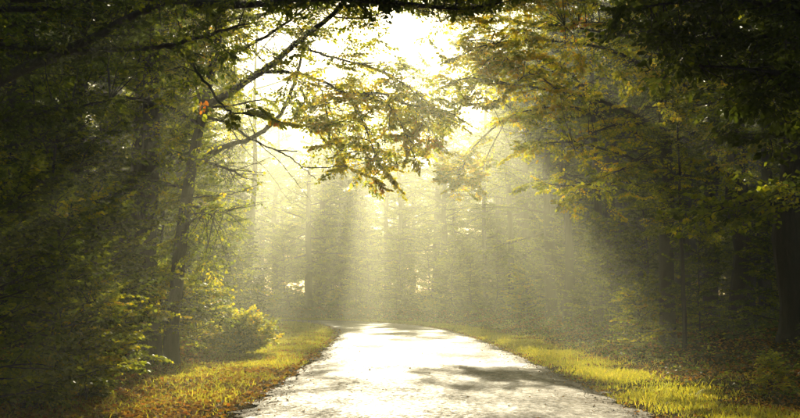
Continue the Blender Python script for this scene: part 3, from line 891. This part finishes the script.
# --- misty tree added beyond the bend, narrow crown cut along sun rays for shade
for seed, px0, d0, a0, a1, lab in ((303, 360, 98, -.22, -.12, 'tall narrow misty tree added beyond the bend to shade left of the brightest shaft'),):
    P = Plant(seed, .15, flat=.5)
    bx = X_at(px0, d0); foot = Vector((bx, d0, gz1(bx, d0)))
    hh = (300 - 40) / 1111 * d0
    big_trunk(P, [foot] + [foot + Vector((.1 * math.sin(k * 2 + seed), .1, hh * k / 5)) for k in range(1, 6)], .16)
    for k in range(16):
        q0 = foot + Vector((0, 0, hh * (.2 + .75 * k / 16))); sd = 1 if k % 2 else -1
        e = q0 + Vector((sd * 1.1, rnd.uniform(-1, 1), .3)); 
        P.tubes.append(([tuple(q0), tuple((q0 + e) / 2), tuple(e)], [.05, .03, .015], 6))
    fill_region(P, 330, (px0 - 40, 52, px0 + 40, 300), lambda px, py: a0 < (px - 382) / (py + 42) < a1 - .04 or (py > 150 and abs(px - px0) < 11), d0 - 2.2, d0 + 2.2, .4, 1.0, ntw=11, leaves=7)
    finish(P, 'shaft_shade_tree', lab, 'tree', None, None)

# --- tall trees lining the right side of the road, their crowns a dark curtain along the edge of the light
for seed, px0, d0, lab in ((201, 567, 50, 'tall hazy tree on the right verge, first behind the hanging yellow branch'),
                           (202, 511, 70, 'tall hazier tree on the right verge in the middle of the row'),
                           (203, 486, 90, 'palest and farthest tall tree on the right verge by the bend')):
    P = Plant(seed, .12, flat=.4)
    bx = X_at(px0, d0); foot = Vector((bx, d0, gz1(bx, d0)))
    hh = (300 + 90) / 1111 * d0
    big_trunk(P, [foot] + [foot + Vector((.15 * math.sin(k * 2 + seed), .1, hh * k / 5)) for k in range(1, 6)], .19)
    for k, (lx, ly) in enumerate(((-1, 110), (-.7, 70), (-.9, 40), (-.8, 5), (-1, -30), (.8, 110), (.9, 60), (.7, 10), (.8, -40), (-.5, -70))):
        sy = ly + 18
        edge = 382 + .72 * (ly + 42)
        tx = edge + 6 if lx < 0 else px0 + 95 * lx * 50 / d0 + 20
        px_limb(P, [(px0, sy + 12, d0), ((px0 * 2 + tx) / 3, sy, d0 - 1 + k % 3), ((px0 + 2 * tx) / 3, ly, d0 - 2 + k % 4), (tx, ly + 4, d0 - 2 + k % 5)], .06, .015, .42, 12, 1.3)
    fill_region(P, 170 if d0 == 50 else 250, (398, -110, 640, 190), lambda px, py: px > 392 + .72 * (py + 42) and py < 105 + .55 * (px - 470), d0 - 4, d0 + 5, .42, 1.3, ntw=11, leaves=6)
    finish(P, 'verge_tree', lab, 'tree', lambda W, g: (proj(W)[0] > 388 + .72 * (proj(W)[1] + 42) + 6 * g.random(len(W))), None)

# --- near oak beyond the right edge, large dark leaves in the top right corner
P = Plant(106, .085, six=True, flat=.4)
bx, d0 = 8.2, 14.5
foot = Vector((bx, d0, gz1(bx, d0)))
big_trunk(P, [foot, foot + Vector((.1, 0, 2)), foot + Vector((-.15, .1, 4)), foot + Vector((-.3, .1, 7)), foot + Vector((-.3, .2, 10)), foot + Vector((-.2, .1, 13))], .28)
for h_, q in ((3.2, [(900, 100, 14.3), (830, 84, 14), (760, 70, 13.6), (700, 66, 13.4)]), (4.2, [(880, 30, 14), (800, 10, 13.6), (720, 0, 13.2), (650, 6, 13)]),
              (3.8, [(880, 60, 14.6), (800, 40, 14.6), (730, 36, 14.6), (670, 44, 14.6)]), (5.2, [(860, -40, 14), (760, -40, 13.5), (660, -40, 13), (590, -30, 12.6)]),
              (2.6, [(930, 150, 14.5), (860, 140, 14.2), (790, 132, 14), (750, 140, 14)])):
    px_limb(P, from_trunk(h_, q), .05, .012, .2, 16, .75)
fill_region(P, 200, (610, -30, 860, 130), lambda px, py: py < np.interp(px, [610, 680, 760, 860], [20, 70, 110, 150]), 12.5, 15.5, .22, .6)
fill_region(P, 220, (540, -260, 900, -30), lambda px, py: True, 11.5, 16, .22, .8)
finish(P, 'right_edge_oak', 'dark oak beyond the right edge, large leaves hanging in the top right corner', 'tree',
       prune_gaps([(676, 6, 5, 4), (650, 17, 5, 4), (800, 60, 3, 3), (715, 90, 10, 12), (770, 100, 6, 5)], lambda px, py, g: px > 585 + 30 * g.random(len(px))), None)

# ------------------------------------------------------------------ trees placed one by one
def pp(key, px, d, label, s=1.0, group=None, cat='tree', **kw):
    return place(key, X_at(px, d), d, s, label=label, group=group, cat=cat, **kw)
proto('stemB', lambda: make_tree('tall_beech', 18, 19, .33, 3.6, base=.50, nl=24, tint=.30))
proto('stemC', lambda: make_tree('tall_beech', 19, 19, .30, 3.2, base=.44, nl=24, tint=.36))
proto('stemD', lambda: make_tree('tall_beech', 20, 18, .33, 3.8, base=.42, nl=28, tint=.28))
proto('stem', lambda: make_tree('tall_beech', 17, 19, .24, 3.2, base=.50, nl=26, tint=.28))
GL, GR = 'trees in the dark wood left of the road', 'trees in the dark wood right of the road'
pp('stemD', 32, 24, 'stout black trunk near the left edge, thickest on the left', .85, GL)
pp('pole', 76, 24, 'thin dark trunk right of the stout one at the far left', 1.0, GL)
pp('stemC', 121, 26, 'straight dark trunk just left of the thick grey brown one', .66, GL)
pp('stemB', 150, 24, 'thick straight grey brown trunk in the middle of the left wood', .72, GL)
pp('beechA', -60, 26, 'leafy beech filling the far left edge behind the near oak', 1.0, GL)
pp('beechC', 8, 22, 'small leafy beech at the left edge in front of the stout trunk', .8, GL)
pp('oak', 742, 31, 'stout dark trunk on the right whose flared foot shows above the bank', .98, GR)
pp('stem', 710, 36, 'straight dark trunk left of the stout one on the right bank', 1.0, GR)
pp('stem', 686, 46, 'slim trunk between the golden beech stem and the straight dark trunk', 1.0, GR)
pp('stem', 766, 42, 'slim trunk just right of the stout one on the right bank', 1.0, GR)
pp('oak', 796, 24, 'thickest black trunk at the very right edge', 1.0, GR)
pp('pole', 684, 27, 'very thin sapling stem standing alone low on the right bank', .42, GR)
pp('beechC', 880, 19, 'leafy dark beech beyond the right edge hanging into the upper corner', 1.0, GR)
pp('beechC', 206, 47, 'narrow leafy beech between the leaning oak and the misty clearing', .42, GL, sz=1.2)
pp('beechA', 226, 64, 'narrow misty beech just right of the other narrow one', .5, GL, sz=1.0)
pp('beechC', 178, 36, 'narrow dark beech right behind the leaning oak', .6, GL, sz=1.1)
pp('spruce', 240, 52, 'young spruce, a hazy grey cone left of the road before the bend', .72, cat='tree')
pp('spruce', 205, 60, 'taller hazy spruce behind the young one left of the bend', 1.0, cat='tree')

for px_, d_, ty, sx, lab in ((358, 99, 118, .9, 'narrow far spruce left of the light shafts'), (340, 103, 104, 1.2, 'leftmost of the narrow far spruces beyond the bend')):
    x_ = X_at(px_, d_); pp('spruce', px_, d_, lab, sx, cat='tree', sz=((300 - ty) / 1111 * d_ + CAMH - gz1(x_, d_)) / 9.0)

# ------------------------------------------------------------------ the rest of the wood
taken = []
def far_enough(x, y, d):
    return all((x - a) ** 2 + (y - b) ** 2 > d * d for a, b in taken)
for o in list(COL.objects):
    if o.get('category') == 'tree': taken.append((o.location.x, o.location.y))
HP = {'beechA': 17, 'beechB': 19, 'beechC': 14, 'oak': 18, 'stem': 19, 'spruce': 9}
def top_limit(px):
    """how high (picture row at the photograph's place) the skyline of the far wood stands there"""
    xs = [-200, 30, 70, 90, 130, 170, 205, 250, 285, 310, 340, 365, 385, 410, 428, 440, 455, 480, 900]
    ys = [-400, -400, -300, -200, -160, -60, 30, 80, 104, 96, 116, 130, 112, 128, 108, 50, -20, -300, -400]
    return float(np.interp(px, xs, ys))
LBL = {
 'L': 'tree deep in the shaded wood left of the road behind the front trunks',
 'R': 'tree deep in the shaded wood right of the road behind the front trunks',
 'F': 'pale tree of the misty wood beyond the bend of the road'}
GRP = {'L': 'background trees of the left wood', 'R': 'background trees of the right wood', 'F': 'misty trees beyond the bend'}
cands = []
for _ in range(4200):
    cands.append((rnd.uniform(-58, 62), rnd.uniform(14, 150)))
cs = road_s([c[0] for c in cands], [c[1] for c in cands])
nfill = 0
for (x, y), s_ in zip(cands, cs):
    px = 400 + 1111 * x / y
    if px < -260 or px > 1060: continue
    a = abs(s_)
    far = y > 93 and s_ > 0 or y > 100
    if a < 7.2: continue
    if 25 < y < 95 and s_ > 0 and x < 7.6 and x > -6: continue
    if s_ < 0 and y < 95 and px > 205: continue
    if y < 30 and a < 9.5: continue
    if s_ > 0 and y < 72 and 682 < px < 805: continue
    if s_ < 0 and y < 44 and 8 < px < 205: continue
    if not far_enough(x, y, (3.7 if y > 40 else 4.6) if not far else 5.2): continue
    key = rnd.choice(['beechA', 'beechB', 'beechC', 'oak', 'stem', 'stem'] if not far else ['beechA', 'beechC', 'beechC', 'beechA'])
    hmax = (300 - top_limit(px)) / 1111 * y + CAMH - gz1(x, y)
    s = min(rnd.uniform(.85, 1.15) * (1.0 if not far else 1.15), hmax / HP[key])
    if far and px > 445: s = max(s, 1.35)
    if s < .35: continue
    z = 'F' if far else ('L' if s_ < 0 else 'R')
    place(key, x, y, s, label=LBL[z], group=GRP[z])
    taken.append((x, y)); nfill += 1
# the same wood goes on along the near stretch of the road
for _ in range(700):
    x, y = rnd.uniform(-34, 34), rnd.uniform(-40, 13)
    s_ = float(road_s(x, y)[0])
    if abs(s_) < 6.5 or (y > 4 and abs(x) / y < .50) or not far_enough(x, y, 4.8): continue
    place(rnd.choice(['beechA', 'beechB', 'beechC', 'oak']), x, y, rnd.uniform(.9, 1.2),
          label='shaded tree along the nearest stretch of road, before the first boughs', group='trees along the nearest stretch of road')
    taken.append((x, y)); nfill += 1
print('fill trees', nfill)

# ------------------------------------------------------------------ understorey
US, UG = 'saplings and shrubs under the left trees', 'saplings and shrubs under the right trees'
low = [
 ('sapB', 30, 20, 1.0, 'tall leafy beech sapling in front of the stout trunk at the left edge', US),
 ('sapA', -10, 13, .8, 'dark beech sapling in the bottom left corner', US),
 ('sapB', 95, 22, .85, 'layered beech sapling with small sunlit sprays below the thin dark trunk', US),
 ('sapB', 165, 27, 1.0, 'sapling at the foot of the leaning oak, edges of its sprays lit yellow', US),
 ('sapA', 98, 19, .9, 'low layered sapling left of the leaf strewn verge', US),
 ('sapA', 60, 15, .75, 'near dark sapling above the bottom left bushes', US),
 ('sapB', 60, 27, .75, 'dense sapling filling the gap behind the two left saplings', US),
 ('sapA', 190, 33, 1.1, 'sunlit sapling reaching toward the road under the leaning oak', US),
 ('sapC', 138, 24, .9, 'small hornbeam sapling with yellow tips beside the left verge', US),
 ('sapC', 90, 15.5, .7, 'small hornbeam sapling low in the dark at the lower left', US),
 ('sapC', 195, 28, .8, 'small hornbeam sapling just left of the round dark bush', US),
 ('sapB', 132, 33, .75, 'high sapling between the straight and the thick grey trunk', US),
 ('sapB', 205, 44, 1.1, 'hazy sapling with bright outlines behind the round dark bush', US),
 ('sapA', 222, 50, 1.3, 'hazy thin sapling beside the young spruce', US),
 ('sapB', 0, 26, 1.2, 'tall sapling at the far left behind the corner bushes', US),
 ('shrubA', 236, 30, .92, 'round dark bush with sunlit leaves along its top, on the left verge', US),
 ('shrubB', 150, 25, .8, 'low bush at the edge of the leaf litter on the left', US),
 ('shrubA', 30, 14.5, .55, 'low broad bush in the bottom left corner', US),
 ('shrubA', 75, 17.5, .6, 'low bush between the lower left saplings', US),
 ('shrubB', 84, 16, .6, 'very low bush where the left leaf litter begins', US),
 ('shrubB', 262, 39, .8, 'small hazy bush behind the round dark one', US),
 ('sapB', 655, 38, .9, 'dark sapling under the golden beech on the right bank', UG),
 ('sapA', 610, 42, 1.1, 'hazy sapling at the edge of the light shaft on the right', UG),
 ('sapA', 700, 29, .8, 'sapling low on the right bank left of the stout foot', UG),
 ('sapA', 780, 27, .8, 'sapling in the dark at the right edge', UG),
 ('sapA', 560, 58, 1.3, 'hazy sapling on the far right bank before the bend', UG),
 ('sapC', 640, 30, .7, 'small sapling on the right bank above the sunlit verge', UG),
 ('sapC', 530, 66, 1.3, 'small hazy sapling near the bend on the right', UG),
 ('sapC', 770, 17.0, .25, 'tiny sunlit plant at the bottom right in the verge', UG),
 ('shrubA', 520, 76, 1.0, 'hazy bush where the right verge meets the bend', UG),
]
for key, px, d, s, lab, g in low:
    pp(key, px, d, lab, s, g, cat='shrub' if 'shrub' in key else 'sapling')
nu = 0
for _ in range(900):
    y = rnd.uniform(14, 125); x = rnd.uniform(-45, 45); px = 400 + 1111 * x / y
    s_ = float(road_s(x, y)[0])
    if not (-60 < px < 860) or abs(s_) < 6.6 or nu > 220: continue
    if s_ < 0 and y < 90 and px > 215: continue
    if s_ > 0 and y < 45 and 690 < px < 800: continue
    if 25 < y < 95 and s_ > 0 and x < 6.8 and y < 60: continue
    side = 'F' if y > 93 else ('L' if s_ < 0 else 'R')
    key = rnd.choice(['sapA', 'sapB', 'shrubA', 'sapC', 'sapB'])
    place(key, x, y, rnd.uniform(.6, 1.1) * (.7 if side == 'R' and y < 40 else 1.5 if side == 'F' else 1.0), cat='shrub' if 'shrub' in key else 'sapling',
          label={'L': 'undergrowth plant among the background trees left of the road', 'R': 'undergrowth plant among the background trees right of the road',
                 'F': 'faint undergrowth plant in the mist beyond the bend'}[side],
          group={'L': 'background undergrowth of the left wood', 'R': 'background undergrowth of the right wood', 'F': 'misty undergrowth beyond the bend'}[side])
    nu += 1

# the wood goes on far behind, seen only as one mass of foliage
n = 90000
x = rng.uniform(-130, 130, n); y = rng.uniform(152, 200, n)
top = 15 + 3 * np.sin(x * .31) + 2 * np.sin(x * .83 + 1) + 2 * np.sin(y * .4)
z = gz(x, y) + top * rng.random(n) ** .9
dr = rng.normal(0, 1, (n, 3)); dr /= np.linalg.norm(dr, axis=1)[:, None]
tag(ob('far_wood', leaf_mesh('far_wood', np.stack([x, y, z], 1), dr, rng.normal(0, 1, (n, 3)), rng.uniform(.3, .65, n), np.clip(rng.normal(.35, .1, n), 0, 1)), M_LEAF),
    'unbroken far wood behind the misty trees', 'wood', kind='stuff')

# ------------------------------------------------------------------ grass, litter, ground cover, gravel
def strip_pts(n, ymin, ymax, s0, s1, power=1.6, side=0):
    """points along the verges, denser near the viewer"""
    t = rng.random(n) ** power
    yy = ymin + (ymax - ymin) * t
    s = rng.uniform(s0, s1, n) * (np.where(rng.random(n) < .5, 1, -1) if side == 0 else side)
    arc = np.concatenate([[0], np.cumsum(np.linalg.norm(np.diff(CL, axis=0), axis=1))])
    a0 = np.interp(0, CL[:40, 1], arc[:40])
    ar = a0 + yy
    cx = np.interp(ar, arc, CL[:, 0]); cy_ = np.interp(ar, arc, CL[:, 1])
    nx_ = np.interp(ar, arc, NR[:, 0]); ny_ = np.interp(ar, arc, NR[:, 1])
    x, y = cx + nx_ * s, cy_ + ny_ * s
    return x, y, s, yy

def patch(x, y, f=.5, ph=0.):
    return .5 + .25 * (np.sin(x * 1.7 * f + 2 * np.sin(y * .6 * f + ph)) + np.sin(y * 1.1 * f - x * .8 * f + ph * 2))

# grass
x, y, s, yy = strip_pts(330000, 9, 105, 2.75, 5.9, 1.7)
pa = patch(x, y, 1.3)
a = np.abs(s)
keep = rng.random(len(x)) < np.clip(1.25 * pa + .2 + .3 * np.sin(x * 5.1 + y * 1.3) * np.sin(y * 3.7 - x), .04, 1) * sstep(2.55, 3.3, a + .35 * np.sin(yy * 2.1 + s) * np.sin(yy * .83)) * (1 - .93 * np.where(s > 0, sstep(3.9, 4.8, a), sstep(4.4, 5.8, a)))
nearleft = (s < 0) & (yy < 21)
keep &= ~(nearleft & (rng.random(len(x)) < .6))
x, y, yy, pa, a = x[keep], y[keep], yy[keep], pa[keep], a[keep]
z = gz(x, y)
n = len(x)
h = np.where(rng.random(n) < .03, 2.6, 1.0) * rng.uniform(.02, .065, n) * (1 + .012 * yy) * (.7 + .5 * pa)
w = .0035 * (1 + yy * .05)
th = rng.uniform(0, 6.283, n); lean = rng.uniform(.2, 1.3, n)
dx, dy = np.cos(th), np.sin(th)
ph = rng.uniform(0, 6.283, n); sx, sy = np.cos(ph), np.sin(ph)
b0 = np.stack([x - sx * w, y - sy * w, z - .005], 1); b1 = np.stack([x + sx * w, y + sy * w, z - .005], 1)
m0 = np.stack([x + dx * h * lean * .35 , y + dy * h * lean * .35, z + h * .6], 1)
ti = np.stack([x + dx * h * lean, y + dy * h * lean, z + h], 1)
mo = np.stack([sx * w * .8, sy * w * .8, 0 * w], 1)
W = np.stack([b0, b1, m0 + mo, m0 - mo, ti], 1).reshape(-1, 3)
b = np.arange(n) * 5
tint = np.clip(rng.normal(.5, .2, n) + .2 * (pa - .5), 0, 1)
tag(ob('grass', mesh_np('grass', W, np.stack([b, b + 1, b + 2, b + 3], 1), np.stack([b + 3, b + 2, b + 4], 1), tint=np.concatenate([tint, tint])), M_GRASS),
    'yellow green grass on both road verges', 'grass', kind='stuff')
print('grass blades', n)

def litter(x, y, size, tint, lift=.01, tiltv=.5):
    n = len(x); z = gz(x, y)
    sr = np.abs(road_s(x, y))
    z = np.where(sr < 2.9, .025 + .03 * (1 - (sr / 2.75) ** 2) + .004, z)
    pos = np.stack([x, y, z + lift * rng.random(n)], 1)
    th = rng.uniform(0, 6.283, n)
    dr = np.stack([np.cos(th), np.sin(th), rng.uniform(-.1, tiltv, n)], 1); dr /= np.linalg.norm(dr, axis=1)[:, None]
    nn = np.stack([rng.normal(0, tiltv, n), rng.normal(0, tiltv, n), np.ones(n)], 1)
    return leaf_mesh('fallen_leaves', pos, dr, nn, size, tint, fold=.22)
xs, ys, ts, ss = [], [], [], []
def addl(x, y, t, s): xs.append(x); ys.append(y); ts.append(t); ss.append(s)
# left verge: thick litter
x, y, s, yy = strip_pts(125000, 9, 80, 2.5, 8.5, 1.6, side=-1)
k = rng.random(len(x)) < np.clip(patch(x, y, .9, 1.) + .25, 0, 1) * sstep(2.3, 3.6, np.abs(s)) * (1 - .6 * sstep(20, 34, yy) * (np.abs(s) < 5))
addl(x[k], y[k], np.clip(rng.normal(.5, .24, k.sum()), 0, 1), rng.uniform(.045, .085, k.sum()) * (1 + yy[k] * .01))
# right verge: a band of litter on the outer side
x, y, s, yy = strip_pts(70000, 9, 80, 2.6, 9, 1.6, side=1)
k = rng.random(len(x)) < np.clip(patch(x, y, .8, 2.), .1, 1) * (.45 + .55 * sstep(3.7, 4.5, np.abs(s)))
addl(x[k], y[k], np.clip(rng.normal(.45, .25, k.sum()), 0, 1), rng.uniform(.035, .065, k.sum()) * (1 + yy[k] * .01))
# wood floor
x, y, s, yy = strip_pts(50000, 9, 90, 6, 26, 1.4)
addl(x, y, np.clip(rng.normal(.3, .2, len(x)), 0, 1), rng.uniform(.05, .08, len(x)) * (1 + yy * .012))
# on the road: mostly along its edges
x, y, s, yy = strip_pts(4200, 9, 60, 0, 2.9, 1.5)
k = rng.random(len(x)) < .02 + .94 * (np.abs(s) / 2.9) ** 5
addl(x[k], y[k], np.clip(rng.normal(.35, .2, k.sum()), 0, 1), rng.uniform(.03, .06, k.sum()))
X_, Y_ = np.concatenate(xs), np.concatenate(ys)
tag(ob('fallen_leaves', litter(X_, Y_, np.concatenate(ss), np.concatenate(ts)), M_LITTER),
    'brown, orange and yellow fallen leaves on verges and wood floor', 'leaves', kind='stuff')

# low leafy ground cover on the banks
x, y, s, yy = strip_pts(11000, 12, 100, 4.5, 22, 1.3)
k = rng.random(len(x)) < np.clip(patch(x, y, .6, 3.) + .3, 0, 1) * np.where(s > 0, sstep(4.5, 5.4, np.abs(s)), sstep(4.9, 6.2, np.abs(s))) + .03
k &= ~((s < 0) & (np.abs(s) < 6.8) & (yy < 30))
x, y, yy = x[k], y[k], yy[k]; n = len(x); z = gz(x, y)
K = 16
hh = rng.uniform(.10, .48, n) * np.clip((np.abs(s[k]) - 4.2) / 2.2, .3, 1) * (1 + .004 * yy)
idx = np.repeat(np.arange(n), K)
f = rng.random(n * K)
az = rng.uniform(0, 6.283, n * K); rad = rng.uniform(.02, .22, n * K) * (.5 + f)
pos = np.stack([x[idx] + np.cos(az) * rad, y[idx] + np.sin(az) * rad, z[idx] + hh[idx] * (.15 + .85 * f)], 1)
dr = np.stack([np.cos(az), np.sin(az), rng.uniform(-.4, .5, n * K)], 1); dr /= np.linalg.norm(dr, axis=1)[:, None]
nn = np.stack([rng.normal(0, .5, n * K), rng.normal(0, .5, n * K), np.ones(n * K)], 1)
tt = np.clip(np.repeat(rng.normal(.30, .12, n), K) + rng.normal(0, .05, n * K), 0, 1)
tag(ob('ground_cover', leaf_mesh('ground_cover', pos, dr, nn, rng.uniform(.05, .10, n * K) * (1 + yy[idx] * .006), tt), M_LEAF),
    'low leafy plants covering the banks under the trees', 'ground cover', kind='stuff')

# gravel along the road edges
x, y, s, yy = strip_pts(26000, 9, 55, 0, 3.7, 1.8)
k = rng.random(len(x)) < np.exp(-((np.abs(s) - 2.85) / .4) ** 2) + .004
x, y, yy = x[k], y[k], yy[k]; n = len(x)
sr = np.abs(road_s(x, y)); z = np.where(sr < 2.75, .026 + .03 * (1 - (sr / 2.75) ** 2), gz(x, y))
r_ = rng.uniform(.004, .015, n) * (1 + .01 * yy)
octv = np.array([(1, 0, 0), (0, 1, 0), (-1, 0, 0), (0, -1, 0), (0, 0, .7), (0, 0, -.5)], float)
W = np.stack([x, y, z + .004], 1)[:, None] + octv[None] * r_[:, None, None] * rng.uniform(.65, 1.3, (n, 6, 1))
tr_ = np.array([(0, 1, 4), (1, 2, 4), (2, 3, 4), (3, 0, 4), (1, 0, 5), (2, 1, 5), (3, 2, 5), (0, 3, 5)])
tag(ob('gravel', mesh_np('gravel', W.reshape(-1, 3), None, (np.arange(n)[:, None, None] * 6 + tr_[None]).reshape(-1, 3)), M_STONE),
    'loose grit and small stones along the broken road edges', 'gravel', kind='stuff')

# a leaf caught in the air over the road, and a few single dark leaves on the asphalt
def one_leaf(loc, size, tint, label, az, tilt):
    me = leaf_mesh('leaf', np.zeros((1, 3)), np.array([[math.cos(az), math.sin(az), tilt]]), np.array([[.2, -.5, 1.]]), np.array([size]), np.array([tint]), six=True, fold=.25)
    o = ob('leaf', me, M_LITTER); o.location = loc
    return tag(o, label, 'leaf')
one_leaf(at(427, 141, 16), .09, .1, 'single dark leaf falling through the air over the road', .3, -.2)
for px, py, sz, lab in ((370, 373, .10, 'dark curled leaf lying alone in the middle of the near road'), (409, 371, .07, 'small dark leaf on the road right of the curled one'),
                        (430, 376, .07, 'small dark leaf on the road at the edge of the white glare'), (212, 372, .14, 'large brown leaf standing up in the left leaf litter')):
    d = CAMH * 1111 / (py - 300); q = at(px, py, d)
    zz = .055 if px > 300 else gz1(q.x, q.y) + .04
    one_leaf((q.x, q.y, zz), sz, .08, lab, rnd.uniform(0, 3), .35)
